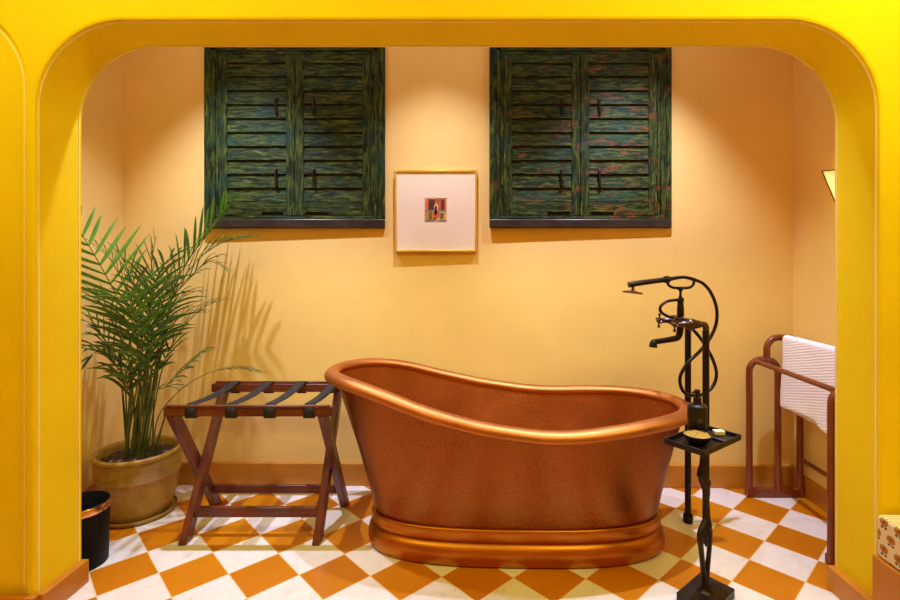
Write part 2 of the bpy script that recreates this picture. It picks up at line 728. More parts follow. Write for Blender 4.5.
tub = thing('bathtub', 'freestanding hammered copper slipper bathtub standing on the checkered floor under the arch', 'bathtub', (TC.x, TC.y, 0))
base = sup(.650, .268, 2.9, .032)
nrm = []
for k in range(NS):
    t = (base[(k + 1) % NS] - base[k - 1]).normalized()
    nrm.append(Vector((t.y, -t.x, 0)))
bm = bmesh.new()
prof = [(-.02, .001), (-.004, .001), (.004, .010), (.008, .030), (.009, .048), (.005, .066), (-.003, .080), (-.012, .087), (-.0165, .090),
        (-.0155, .094), (-.010, .099), (-.006, .110), (-.006, .128), (-.007, .140), (-.009, .147), (-.013, .150), (-.021, .150), (-.024, .142)]
rg = [[base[k] + nrm[k] * o + Vector((0, 0, z)) for k in range(NS)] for o, z in prof]
vs = rings_to(bm, rg)
bm.faces.new(vs[0])
link('plinth', bm, M['cop_base'], tub, angle=60)

rimc = sup(.797, .360, 2.18)            # rim centre line
low = [base[k] - nrm[k] * .023 for k in range(NS)]
NV = 14
bm = bmesh.new()
rg = []
rimn = []
for k in range(NS):
    t = (rimc[(k + 1) % NS] - rimc[k - 1]).normalized()
    rimn.append(Vector((t.y, -t.x, 0)))
for j in range(NV + 1):
    t = j / NV
    r = []
    for k in range(NS):
        top = rimc[k] - rimn[k] * .012
        hz = rimh(rimc[k].x) - .012
        zb = .143
        q = t - .05 * sin(pi * t)          # slight inward curve near the foot
        p = low[k].lerp(top, q)
        r.append(Vector((p.x, p.y, zb + (hz - zb) * t)))
    rg.append(r)
rings_to(bm, rg)
link('body', bm, M['cop_body'], tub, angle=60)
bm = bmesh.new()
rg = []
for j in range(NV + 1):
    t = 1 - j / NV
    r = []
    for k in range(NS):
        top = rimc[k] - rimn[k] * .024
        hz = rimh(rimc[k].x) - .006
        bot = base[k] - nrm[k] * .065
        q = t ** .8
        if t < .25:
            bot = bot * (1 - .18 * (1 - t / .25) ** 2)
        p = bot.lerp(top, q)
        r.append(Vector((p.x, p.y, .175 + (hz - .175) * t)))
    rg.append(r)
vs = rings_to(bm, rg)
bm.faces.new(vs[-1])
link('basin', bm, M['cop_in'], tub, angle=60)
bm = bmesh.new()
RS = 14
rv = []
for k in range(NS):
    a = rimc[k - 1].copy(); a.z = rimh(a.x)
    b = rimc[(k + 1) % NS].copy(); b.z = rimh(b.x)
    c = rimc[k].copy(); c.z = rimh(c.x)
    tt = (b - a).normalized()
    out = (rimn[k] - tt * rimn[k].dot(tt)).normalized()
    up = tt.cross(out)
    if up.z < 0:
        up = -up
    row = []
    for s in range(RS):
        an = 2 * pi * s / RS
        row.append(bm.verts.new(TC + TROT @ (c + out * (.034 * cos(an)) + up * (.026 * sin(an) - .003 * cos(an)))))
    rv.append(row)
for k in range(NS):
    for s in range(RS):
        bm.faces.new((rv[k][s], rv[k][(s + 1) % RS], rv[(k + 1) % NS][(s + 1) % RS], rv[(k + 1) % NS][s]))
link('rim', bm, M['cop_rim'], tub, angle=80)

# ------------------------------------------------------------------ luggage rack
rack = thing('luggage_rack', 'folding dark red wooden luggage rack with four black straps, left of the copper tub', 'luggage rack', (-.97, 2.38, 0))


def rail(y, s, x0=-1.332, x1=-.603):
    bm = bmesh.new()
    box(bm, x0, x1, y - .014, y + .014, .572, .612)
    # raised inner cap strip
    box(bm, x0 + .012, x1 - .012, y - s * .012 - .008, y - s * .012 + .008, .6125, .622)
    return link('rail', bm, M['rack'], rack, bevel=.003)


YF, YB = 2.175, 2.572
rail(YF, 1)
rail(YB, -1)


def leg(x, y0, y1, ztop=.572):
    bm = bmesh.new()
    hw = .029
    pts = []
    for z, y in ((0, y0), (ztop, y1)):
        for sx, sy in ((-1, -1), (1, -1), (1, 1), (-1, 1)):
            pts.append((x + sx * .0170, y + sy * hw, z))
    hexa(bm, pts)
    return link('leg', bm, M['rack_v'], rack, bevel=.003)


leg(-1.268, 2.215, 2.560)
leg(-.683, 2.215, 2.560)
leg(-1.3025, 2.555, 2.185)
leg(-.6485, 2.555, 2.185)
bm = bmesh.new()
box(bm, -1.2510, -.7000, 2.256, 2.278, .088, .132)
link('stretcher', bm, M['rack'], rack, bevel=.003)
bm = bmesh.new()
box(bm, -1.2855, -.6655, 2.485, 2.507, .088, .128)
link('stretcher', bm, M['rack'], rack, bevel=.003)
for x0 in (-.6430, -1.2620):
    bm = bmesh.new()
    s = 1 if x0 > -1 else -1
    ym = 2.215 + (2.56 - 2.215) * .49
    lathe(bm, [(.0001, s * .014), (.006, s * .014), (.008, s * .0125), (.008, s * .011)], (x0, ym, .283), 14, axis=axis_to((1, 0, 0)))
    link('bolt', bm, M['black'], rack)
for xc in (-1.213, -1.040, -.873, -.703):
    bm = bmesh.new()
    pr = [(YF + .016, .568), (YF - .018, .568), (YF - .018, .590), (YF - .017, .6135), (YF + .002, .624)]
    for k in range(1, 8):
        t = k / 8
        pr.append((YF + (YB - YF) * t, .624 - .014 * sin(pi * t)))
    pr += [(YB - .002, .624), (YB + .017, .6135), (YB + .017, .59), (YB + .017, .568), (YB - .016, .568)]
    a = [bm.verts.new((xc - .024, y, z)) for y, z in pr]
    b = [bm.verts.new((xc + .024, y, z)) for y, z in pr]
    for k in range(len(pr) - 1):
        bm.faces.new((a[k], a[k + 1], b[k + 1], b[k]))
    o = link('strap', bm, M['strap'], rack)
    s = o.modifiers.new('thick', 'SOLIDIFY')
    s.thickness = .0022
    s.offset = 0

# ------------------------------------------------------------------ picture
YW = WB + SL * -.19
pic = thing('framed_picture', 'square brass framed small print with wide cream mount between the two shutters', 'picture', (-.20, YW - .01, 1.29))
x0, x1, z0, z1 = -.4255, .0275, 1.290, 1.740
yf = YW - .028
bm = bmesh.new()
w = .0115
for a in ((x0, x0 + w, z0, z1), (x1 - w, x1, z0, z1), (x0 + w, x1 - w, z0, z0 + w), (x0 + w, x1 - w, z1 - w, z1)):
    box(bm, a[0], a[1], yf, YW - .005, a[2], a[3])
link('frame', bm, M['gold'], pic, bevel=.002)
bm = bmesh.new()
ax0, ax1, az0, az1 = -.262, -.137, 1.452, 1.586
for a in ((x0 + w, ax0, z0 + w, z1 - w), (ax1, x1 - w, z0 + w, z1 - w), (ax0, ax1, z0 + w, az0), (ax0, ax1, az1, z1 - w)):
    box(bm, a[0], a[1], yf + .007, yf + .010, a[2], a[3])
link('mount', bm, M['mat'], pic, smooth=False)
ART = {'a': srgb(168, 78, 30), 'b': srgb(84, 38, 18), 'c': srgb(205, 110, 50), 'd': srgb(130, 122, 105), 'e': srgb(190, 140, 40),
       'f': srgb(110, 96, 30), 'g': srgb(225, 190, 150), 'h': srgb(200, 90, 45), 'i': srgb(215, 178, 70)}
am = {k: plain('print_ink_' + n, c, .6, 0, .25, 120) for (k, c), n in zip(ART.items(), ('russet', 'umber', 'orange', 'grey', 'ochre', 'olive', 'cream', 'red', 'straw'))}
keys = list(am)
bm = bmesh.new()
aw, ah = ax1 - ax0, az1 - az0


def art(u0, u1, v0, v1, k, lift=0):
    yy = yf + .0095 - lift
    vs = [bm.verts.new((ax0 + u * aw, yy, az0 + v * ah)) for u, v in ((u0, v0), (u1, v0), (u1, v1), (u0, v1))]
    bm.faces.new(vs).material_index = keys.index(k)


art(0, 1, 0, 1, 'g')
art(.04, .18, .52, .95, 'c', .0002); art(.18, .45, .52, .95, 'b', .0002); art(.45, .62, .52, .95, 'a', .0002)
art(.62, .74, .52, .95, 'h', .0002); art(.74, .88, .52, .95, 'b', .0002); art(.88, .96, .52, .95, 'c', .0002)
art(.04, .40, .43, .52, 'd', .0002); art(.60, .96, .43, .52, 'd', .0002)
art(.04, .20, .12, .43, 'e', .0002); art(.20, .34, .12, .43, 'f', .0002); art(.34, .70, .12, .43, 'e', .0002)
art(.70, .85, .14, .40, 'f', .0002); art(.85, .96, .12, .43, 'i', .0002); art(.04, .45, .02, .12, 'd', .0002); art(.55, .96, .02, .12, 'd', .0002)
for u, v, ru, rv, k in ((.52, .84, .05, .06, 'c'), (.52, .64, .10, .15, 'g'), (.50, .60, .05, .10, 'h'), (.53, .36, .14, .18, 'h'), (.50, .42, .06, .12, 'g'), (.46, .14, .08, .07, 'a'), (.62, .13, .06, .06, 'g')):
    vs = [bm.verts.new((ax0 + (u + ru * cos(t * pi / 4)) * aw, yf + .0091, az0 + (v + rv * sin(t * pi / 4)) * ah)) for t in range(8)]
    bm.faces.new(vs).material_index = keys.index(k)
link('print', bm, [am[k] for k in keys], pic, smooth=False)


# ------------------------------------------------------------------ shutters
def shutters(label, px0, px1, xm):
    d = WB + SL * xm
    S = (d - .023) / F                      # metres per pixel at the face of the frame
    X0 = (px0 - 472) * S
    W = (px1 - px0) * S
    Z0 = 1.420
    ZT = 2.425
    Yw = d - .003
    root = thing('window_shutters', label, 'shutters', (X0 + W / 2, Yw, Z0), 'louvred window shutters on the back wall')
    yo = Yw - .021                     # face of casing
    X = lambda p: X0 + p * W / 180.5
    Z = lambda py: H + (258 - py) * S
    # casing with stepped moulding
    bm = bmesh.new()
    for s in (0, 1):
        def bx(p0, p1, y0, z0=Z(219), z1=ZT):
            if s:
                p0, p1 = 180.5 - p1, 180.5 - p0
            box(bm, X(p0), X(p1), y0, Yw, z0, z1, mi=1)
        bx(0, 5, yo)
        bx(5, 7, yo + .004)
        bx(7, 11, yo + .001)
        bx(11, 14, yo + .007)
    box(bm, X(5), X(175.5), yo + .001, Yw, Z(50.5), ZT - .004)
    box(bm, X(11), X(169.5), yo + .008, Yw, Z(53.5), Z(50.5))
    link('casing', bm, [M['shut'], M['shut_v']], root, bevel=.002)
    bm = bmesh.new()
    box(bm, X(0), X(180.5), yo - .004, Yw, Z0, Z(219))
    link('sill', bm, M['shut_dark'], root, bevel=.007, seg=3)
    bm = bmesh.new()
    box(bm, X(11), X(169.5), yo + .006, Yw, Z(219), Z(215.8))
    link('threshold', bm, M['shut'], root, bevel=.002)
    bm = bmesh.new()
    box(bm, X(12), X(168.5), Yw - .006, Yw - .001, Z(216), Z(53))
    link('backing_board', bm, M['gap'], root, smooth=False)
    for side in (0, 1):
        fx = (lambda p: X(p)) if side == 0 else (lambda p: X(180.5 - p))
        bm = bmesh.new()

        def b2(p0, p1, y0, y1, za, zb, mi=0):
            a, b = sorted((fx(p0), fx(p1)))
            box(bm, a, b, y0, y1, min(za, zb), max(za, zb), mi=mi)
        yl = yo + .006
        b2(14.3, 22.5, yl, yl + .011, Z(215.3), Z(54), 1)
        b2(81.5, 90.0, yl, yl + .011, Z(215.3), Z(54), 1)
        b2(22.5, 81.5, yl, yl + .011, Z(62.5), Z(54))
        # bottom rail with notch
        b2(22.5, 57.5, yl, yl + .011, Z(215.3), Z(202.3))
        b2(79.0, 81.5, yl, yl + .011, Z(215.3), Z(202.3))
        b2(57.5, 79.0, yl, yl + .011, Z(211.8), Z(202.3))
        # louvres
        n = 10
        hgt = (Z(62.5) - Z(202.3)) / n
        for i in range(n):
            zc = Z(202.3) + (i + .5) * hgt
            a, b = sorted((fx(22.5), fx(81.5)))
            rot = Matrix.Translation((0, yl + .0075, zc)) @ Matrix.Rotation(R(-7), 4, 'X')
            box(bm, a, b, -.0028, .0028, -hgt * .462, hgt * .462, rot)
        leaf = link('shutter_leaf', bm, [M['shut'], M['shut_v']], root, bevel=.0015)
        # latches and hinges
        for py0, py1 in ((97, 113), (168, 186)):
            bm = bmesh.new()
            p = 71.5
            x = fx(p)
            tube(bm, catmull([(x + .006, yl + .004, Z(py0 + 1)), (x, yl - .006, Z(py0 + 2)), (x, yl - .007, Z((py0 + py1) / 2)), (x + .004, yl - .004, Z(py1))], 4), [.004, .007, .006, .009], 8)
            o = link('latch', bm, M['iron'])
            sub_part(o, leaf)
        for py in (75, 196):
            bm = bmesh.new()
            x = fx(13.5)
            tube(bm, [(x, yl - .003, Z(py - 5)), (x, yl - .003, Z(py + 5))], .006, 10)
            o = link('hinge', bm, M['iron'])
            sub_part(o, leaf)
    return root


def sub_part(o, part):
    o.parent = part
    root = part.parent
    o.matrix_parent_inverse = (Matrix.Translation(root.location) @ part.matrix_parent_inverse).inverted()
    return o


shutters('green louvred shutter pair left of the small framed print, above the rack and palm', 204.0, 384.8, -.98)
shutters('green louvred shutter pair with orange rust wear, right of framed print, above tub', 489.5, 671.8, .59)

# ------------------------------------------------------------------ palm
PC = Vector((-1.65, 2.48, 0))
palm = thing('potted_palm', 'tall leafy areca palm in a round ribbed ochre pot in the left corner', 'potted plant', PC)
bm = bmesh.new()
pr = [(.10, .014), (.138, .014), (.142, .02), (.158, .08), (.172, .15), (.180, .20)]
z = .20
while z < .290:
    pr += [(.1815, z + .001), (.1845, z + .0035), (.1815, z + .006)]
    z += .0075
pr += [(.1835, .292), (.189, .297), (.191, .305), (.188, .314), (.181, .317), (.172, .314), (.168, .304), (.164, .27)]
lathe(bm, pr, PC, 72, cap0=True)
link('pot', bm, M['pot'], palm, angle=50)
bm = bmesh.new()
lathe(bm, [(.14, .0005), (.150, .0005), (.163, .008), (.167, .022), (.163, .024), (.158, .012), (.14, .010)], PC, 64)
link('saucer', bm, M['pot'], palm, angle=50)
bm = bmesh.new()
lathe(bm, [(.163, .274), (.12, .277), (.06, .280), (.001, .281)], PC, 40, fn=lambda p, a: p + Vector((0, 0, noise.noise(p * 40) * .006)))
soil = link('soil', bm, M['soil'], palm)
rnd = random.Random(21)


def frond(ctrl, n=16, L=.20, ang=50, droop=.5, mat='leaf', stem_r=.0038, side=None, start=.45, wl=.010, fold=0.0, seed=0):
    """ctrl: world points base..tip.  Leaflets on both sides past 'start'."""
    rg = random.Random(seed)
    droop *= .62
    n = max(9, int(n * .85))
    start = min(.66, start + .05)
    L *= 1.18
    path = catmull(ctrl, 8)
    N = len(path)
    bm = bmesh.new()
    tube(bm, path, [stem_r, stem_r * .8, stem_r * .55, .0012], 6, mi=1)
    cum = [0]
    for a, b in zip(path, path[1:]):
        cum.append(cum[-1] + (b - a).length)
    tot = cum[-1]

    def at(t):
        s = t * tot
        for i in range(N - 1):
            if cum[i + 1] >= s:
                k = (s - cum[i]) / max(1e-9, cum[i + 1] - cum[i])
                return path[i].lerp(path[i + 1], k), (path[i + 1] - path[i]).normalized()
        return path[-1].copy(), (path[-1] - path[-2]).normalized()
    ref = side if side is not None else Vector((0, 0, 1))
    for i in range(n):
        u = (i + .5) / n
        t = start + (1 - start) * u
        p, tan = at(min(t, .998))
        lat = tan.cross(ref)
        if lat.length < .05:
            lat = tan.cross(Vector((1, 0, 0)))
        lat.normalize()
        up = lat.cross(tan).normalized()
        if up.z < 0:
            up = -up
        ll = L * (.45 + .75 * sin(pi * min(1, u * .85 + .18))) * rg.uniform(.88, 1.1)
        for s in (-1, 1):
            if rg.random() < .05:
                continue
            a = R(ang * (1 - .45 * u) + rg.uniform(-6, 6))
            d = (tan * cos(a) + lat * s * sin(a) + up * (.22 + fold)).normalized()
            wv = wl * rg.uniform(.8, 1.15)
            q = p.copy()
            prev = None
            segs = 6
            dd = d.copy()
            for j in range(segs + 1):
                v = j / segs
                w = 1.12 * wv * (sin(pi * min(1, .12 + v * .88)) ** .7) * .5 if j < segs else .0004
                wd = dd.cross(up)
                if wd.length < .01:
                    wd = lat
                wd.normalize()
                nn = wd.cross(dd).normalized()
                if nn.z < 0:
                    nn = -nn
                row = (bm.verts.new(q - wd * w - nn * w * .35), bm.verts.new(q), bm.verts.new(q + wd * w - nn * w * .35))
                if prev:
                    bm.faces.new((prev[0], prev[1], row[1], row[0])).material_index = 0
                    bm.faces.new((prev[1], prev[2], row[2], row[1])).material_index = 0
                prev = row
                dd = (dd + Vector((0, 0, -1)) * droop * (v + .15) * .32).normalized()
                q = q + dd * ll / segs
                if q.y > 2.79:
                    q.y = 2.79
                if q.x < -1.925:
                    q.x = -1.925
    for v in bm.verts:
        if v.co.x < -1.922:
            v.co.x = -1.922
        lim = dw(WB, v.co.x) - (.006 if v.co.z < 1.36 else .060)
        if v.co.z < .13:
            lim -= .02
        if v.co.y > lim:
            v.co.y = lim
    return link('frond', bm, [M[mat], M['stem']], palm, angle=80)


def base_pt(dx, dy):
    return PC + Vector((dx, dy, .285))


def fr(pts, base=(0, 0), **k):
    """pts: (px, py, depth) control points above the pot"""
    return frond([base_pt(*base)] + [P(*p) for p in pts], **k)


# canes
for i, (dx, dy, px, py, d, r) in enumerate(((-.02, -.02, 141, 372, 2.44, .0105), (.02, .0, 152, 366, 2.47, .0115), (.035, -.03, 158, 375, 2.44, .0085), (-.055, .0, 122, 385, 2.46, .0085),
                                            (.0, .03, 147, 360, 2.52, .009), (-.035, -.045, 133, 392, 2.40, .0075), (.075, .01, 168, 405, 2.5, .007), (-.03, .035, 131, 372, 2.53, .007))):
    b = base_pt(dx, dy)
    e = P(px, py, d)
    bm = bmesh.new()
    r *= .7
    tube(bm, catmull([b, b.lerp(e, .35) + Vector((0, 0, .01)), b.lerp(e, .7), e], 6), [r * 1.35, r * 1.1, r * .9, r * .55], 8)
    link('stem', bm, M['stem'], palm)

FR = [
    # left, bright frond whose leaflets point up
    dict(pts=[(132, 360, 2.42), (122, 310, 2.36), (104, 272, 2.30), (84, 238, 2.26), (72, 222, 2.24)], n=16, L=.20, mat='leaf_b', droop=.05, ang=68, side=Vector((.3, -1, .1)), fold=.25, wl=.014, start=.42),
    # right, tall frond reaching the shutter
    dict(pts=[(160, 360, 2.52), (174, 290, 2.55), (190, 258, 2.57), (210, 231, 2.58), (232, 202, 2.58)], n=17, L=.19, mat='leaf_b', droop=1.0, ang=36, wl=.020, start=.50, fold=.1),
    dict(pts=[(158, 362, 2.50), (172, 300, 2.54), (196, 262, 2.58), (222, 243, 2.60), (250, 236, 2.61)], n=15, L=.16, mat='leaf', droop=1.3, ang=40, wl=.012, start=.48),
    dict(pts=[(155, 370, 2.5), (166, 310, 2.52), (190, 278, 2.54), (208, 262, 2.55), (226, 268, 2.55)], n=14, L=.15, mat='leaf', droop=1.4, ang=42, wl=.011, start=.45),
    dict(pts=[(160, 378, 2.46), (172, 345, 2.52), (188, 322, 2.56), (206, 306, 2.59), (222, 300, 2.60)], n=14, L=.12, mat='leaf', droop=1.1, ang=38, wl=.010, start=.42),
    dict(pts=[(150, 398, 2.42), (166, 386, 2.46), (184, 369, 2.50), (198, 356, 2.52), (207, 351, 2.52)], n=14, L=.11, mat='leaf', droop=1.6, ang=38, wl=.012, start=.48),
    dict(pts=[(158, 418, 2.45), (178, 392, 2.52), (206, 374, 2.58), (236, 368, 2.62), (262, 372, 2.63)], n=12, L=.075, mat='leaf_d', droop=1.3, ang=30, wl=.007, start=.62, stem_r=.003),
    # centre, upright
    dict(pts=[(148, 350, 2.5), (150, 300, 2.52), (152, 262, 2.53), (156, 236, 2.54)], n=13, L=.15, mat='leaf', droop=.5, ang=40, start=.40),
    dict(pts=[(142, 350, 2.48), (138, 305, 2.46), (128, 270, 2.45), (116, 250, 2.44)], n=14, L=.17, mat='leaf', droop=.9, ang=48, start=.38, wl=.012),
    dict(pts=[(146, 352, 2.44), (150, 310, 2.36), (156, 286, 2.28), (162, 276, 2.20)], n=15, L=.19, mat='leaf', droop=1.2, ang=55, start=.34, wl=.013),
    dict(pts=[(140, 360, 2.42), (132, 320, 2.34), (122, 300, 2.26), (112, 296, 2.18)], n=15, L=.19, mat='leaf_b', droop=1.2, ang=55, start=.34, wl=.014),
    dict(pts=[(130, 368, 2.42), (116, 330, 2.38), (102, 305, 2.34), (88, 296, 2.30), (76, 300, 2.27)], n=15, L=.18, mat='leaf', droop=1.2, ang=50, start=.36, wl=.013),
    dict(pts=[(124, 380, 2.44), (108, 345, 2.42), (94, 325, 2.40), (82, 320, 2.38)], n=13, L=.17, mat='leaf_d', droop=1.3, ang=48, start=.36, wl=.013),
    dict(pts=[(150, 356, 2.42), (164, 318, 2.48), (178, 298, 2.52), (194, 292, 2.54)], n=15, L=.17, mat='leaf', droop=1.3, ang=50, start=.36, wl=.012),
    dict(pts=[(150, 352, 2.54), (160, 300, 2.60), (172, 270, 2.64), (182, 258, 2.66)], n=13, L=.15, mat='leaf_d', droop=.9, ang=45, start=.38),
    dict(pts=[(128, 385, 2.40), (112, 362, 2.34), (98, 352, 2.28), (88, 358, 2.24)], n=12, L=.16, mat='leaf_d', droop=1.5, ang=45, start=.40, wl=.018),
    dict(pts=[(138, 352, 2.46), (130, 300, 2.42), (112, 262, 2.38), (96, 246, 2.36)], n=15, L=.17, mat='leaf', droop=.8, ang=50, start=.42),
    dict(pts=[(147, 345, 2.46), (152, 292, 2.42), (166, 262, 2.38), (182, 250, 2.35)], n=14, L=.15, mat='leaf', droop=1.0, ang=46, start=.42),
    dict(pts=[(156, 372, 2.50), (170, 330, 2.54), (186, 312, 2.56), (200, 310, 2.57)], n=12, L=.13, mat='leaf_d', droop=1.2, ang=42, start=.42),
]
bases = [(-.04, -.02), (.02, -.02), (.03, 0), (.01, .03), (.05, -.02), (.03, -.05), (.08, -.02), (0, .03), (-.02, .01), (.01, -.03), (-.04, -.04), (-.06, -.01)]
for i, f in enumerate(FR):
    f = dict(f)
    pts = f.pop('pts')
    fr(pts, bases[i % len(bases)], seed=i, **f)

# ------------------------------------------------------------------ waste bin
BC = Vector((-1.610, 2.062, 0))
wb = thing('waste_bin', 'black round waste bin with a copper band round the top, half behind the left pillar', 'bin', BC)
bm = bmesh.new()
lathe(bm, [(.001, .001), (.092, .001), (.094, .004), (.099, .220), (.0995, .253), (.097, .255), (.0945, .253), (.089, .012), (.001, .010)], BC, 56)
link('body', bm, M['bin'], wb, angle=50)
bm = bmesh.new()
lathe(bm, [(.0994, .221), (.1008, .222), (.1014, .249), (.1000, .251)], BC, 56)
link('band', bm, M['band'], wb, angle=50)

# ------------------------------------------------------------------ tub filler
MX = 1.00
tf = thing('bath_filler', 'dark bronze floor-standing bath tap with hand shower and looping hose, beside the tub', 'tap', (1.03, 2.30, 0))
for (x, y, zt) in ((1.028, 2.385, .932), (1.035, 2.217, .936)):
    bm = bmesh.new()
    tube(bm, [(x, y, .005), (x, y, zt)], .0145, 16)
    p = link('pipe', bm, M['black'], tf)
    bm = bmesh.new()
    lathe(bm, [(.001, .0005), (.021, .0005), (.0225, .006), (.0225, .034), (.019, .040), (.0148, .040)], (x, y, 0), 24)
    sub_part(link('floor_flange', bm, M['black']), p)
# elbows + mixer bodies
bm = bmesh.new()
for (x, y, z) in ((1.028, 2.385, .932), (1.035, 2.217, .936)):
    zz = z + .028
    tube(bm, catmull([(x, y, z - .004), (x, y, z + .014), (x - .008, y, zz - .002), (x - .03, y, zz)], 5), .0135, 14)
    lathe(bm, [(.013, 0), (.017, .003), (.019, .018), (.0255, .034), (.026, .048), (.020, .058), (.013, .068), (.012, .10)], (x - .026, y, zz), 20, axis=axis_to((-1, 0, 0)))
# cross tube joining them
tube(bm, [(.955, 2.385, .960), (.955, 2.30, .962), (.955, 2.217, .964)], .015, 16)
lathe(bm, [(.014, -.03), (.020, -.022), (.0225, 0), (.020, .022), (.014, .03)], (.955, 2.300, .965), 20, axis=axis_to((0, -1, .13)))
link('mixer', bm, M['chrome'], tf)
for (x, y, z) in ((1.028, 2.385, .960), (1.035, 2.217, .964)):
    bm = bmesh.new()
    xc = x - .137
    tube(bm, [(x - .10, y, z), (xc - .012, y, z)], .0075, 12)
    lathe(bm, [(.001, -.014), (.011, -.010), (.012, 0), (.009, .010), (.001, .014)], (xc, y, z), 14, axis=axis_to((1, 0, 0)))
    for a in (10, 100, 190, 280):
        d = Vector((0, cos(R(a)), sin(R(a))))
        c = Vector((xc, y, z))
        tube(bm, [c, c + d * .022, c + d * .030, c + d * .036], [.005, .0045, .0075, .004], 8)
    link('cross_handle', bm, M['chrome'], tf)
# spout
bm = bmesh.new()
tube(bm, catmull([(.955, 2.30, .965), (.955, 2.30, .925), (.945, 2.30, .893), (.915, 2.30, .884), (.86, 2.296, .876), (.840, 2.292, .874), (.830, 2.290, .868), (.828, 2.290, .850)], 5), [.017, .0155, .014, .0135, .0125, .013, .016, .0195], 16)
link('spout', bm, M['black'], tf)
# riser column and cradle
bm = bmesh.new()
lathe(bm, [(.012, .985), (.016, .992), (.0155, 1.03), (.013, 1.050), (.015, 1.056), (.010, 1.072), (.0055, 1.085), (.0055, 1.104), (.013, 1.113), (.018, 1.118), (.001, 1.120)], (.957, 2.30, 0), 18)
cr = [P(667.5, 281, 2.29), P(668.5, 285, 2.29), P(673, 287.6, 2.295), P(681, 288, 2.30), P(689, 287.6, 2.30), P(693, 285, 2.305), P(694, 281, 2.305)]
tube(bm, catmull(cr, 5), .0062, 10)
link('cradle', bm, M['black'], tf)
# hand shower
bm = bmesh.new()
hp = [P(628.5, 284.8, 2.26), P(640, 283, 2.265), P(655, 281, 2.28), P(667, 279.5, 2.29)]
tube(bm, catmull(hp, 4), [.0135, .0125, .0120, .0122], 16)
tube(bm, [P(665, 279.8, 2.288), P(668.5, 279.2, 2.291)], .0165, 16)
hq = [P(667, 279.5, 2.29), P(674, 278.3, 2.295), P(684, 277.2, 2.30), P(694, 279.5, 2.305)]
tube(bm, catmull(hq, 4), [.0118, .0085, .0075, .0085], 14)
link('hand_shower', bm, M['black'], tf)
bm = bmesh.new()
c = P(632.6, 292, 2.262)
ax = axis_to((-.12, -.05, -1))
lathe(bm, [(.001, -.040), (.0065, -.040), (.0065, -.010), (.020, -.006), (.044, .000), (.045, .005), (.040, .007), (.001, .007)], c, 32, axis=ax)
link('shower_head', bm, M['chrome'], tf)
# hose: big loop
bm = bmesh.new()
hs = [P(694, 279.5, 2.305), P(703, 283.5, 2.31), P(711, 293, 2.32), P(716.5, 308, 2.33), P(716, 324, 2.335), P(709, 340, 2.33), P(699, 352, 2.31), P(687, 364, 2.29),
      P(680, 378, 2.285), P(683, 391, 2.29), P(692, 395.5, 2.30), P(704, 394, 2.31), P(713, 386, 2.33), P(716.5, 374, 2.335), P(713, 360, 2.33), P(705, 345, 2.315), P(697, 334, 2.30), P(689, 326, 2.295), P(684, 321, 2.295)]
# pass behind the nearer pipe where the photo shows the hose crossing it
hs = [Vector((p.x, max(p.y, 2.262) if p.x > 1.0 else p.y, p.z)) for p in hs]
tube(bm, catmull(hs, 6), .0076, 10)
link('hose', bm, M['black'], tf)
bm = bmesh.new()
hl = [P(683, 299.5, 2.30), P(676, 300, 2.285), P(667, 301.5, 2.27), P(661, 306, 2.262), P(660.5, 311, 2.262), P(666, 315.5, 2.27), P(674, 318, 2.285), P(681, 320.5, 2.30)]
tube(bm, catmull(hl, 6), [.008, .0066, .0066, .0066, .0066, .0066, .0075], 10)
link('diverter_loop', bm, M['black'], tf)

# ------------------------------------------------------------------ tray stand
SX, SY = .856, 1.838
ts = thing('tray_stand', 'black cast-iron stand with a rectangular tray on a twisted branch stem, beside the tub', 'stand', (SX, SY, 0))
RZ = Matrix.Translation((.860, 1.843, 0)) @ Matrix.Rotation(R(40), 4, 'Z')
bm = bmesh.new()
box(bm, -.0925, .0925, -.065, .065, 0, .034, RZ)
link('base', bm, M['iron'], ts, bevel=.003)


def S3(px, py, r, d=0):
    return (P(px, py, SY + d), r)


bm = bmesh.new()


def vtube(seq, seg=10, sx=1, sy=1):
    pth = catmull([a for a, _ in seq], 4)
    rr = []
    for i in range(len(pth)):
        t = i / (len(pth) - 1) * (len(seq) - 1)
        k = min(int(t), len(seq) - 2)
        rr.append(seq[k][1] + (seq[k + 1][1] - seq[k][1]) * (t - k))
    tube(bm, pth, rr, seg, sx, sy)


foot = Vector((SX, SY, .034))
# upper blade with ragged edge
vtube([S3(705, 449, .013), S3(704, 457, .0165), S3(703, 466, .016), S3(702.5, 474, .024), S3(704, 481, .0225), S3(706, 490, .0175), S3(706.3, 501, .0125), S3(707, 510, .0125), S3(707.5, 518, .013), S3(707.8, 524, .018), S3(707, 529, .016)], 8, 1, .8)
tube(bm, [P(703, 474, SY), P(699, 476.5, SY - .01), P(696.5, 474.5, SY - .015)], [.012, .007, .002], 6)
tube(bm, [P(706, 486, SY), P(709.5, 484, SY - .005), P(710.2, 480.5, SY - .008)], [.01, .006, .002], 6)
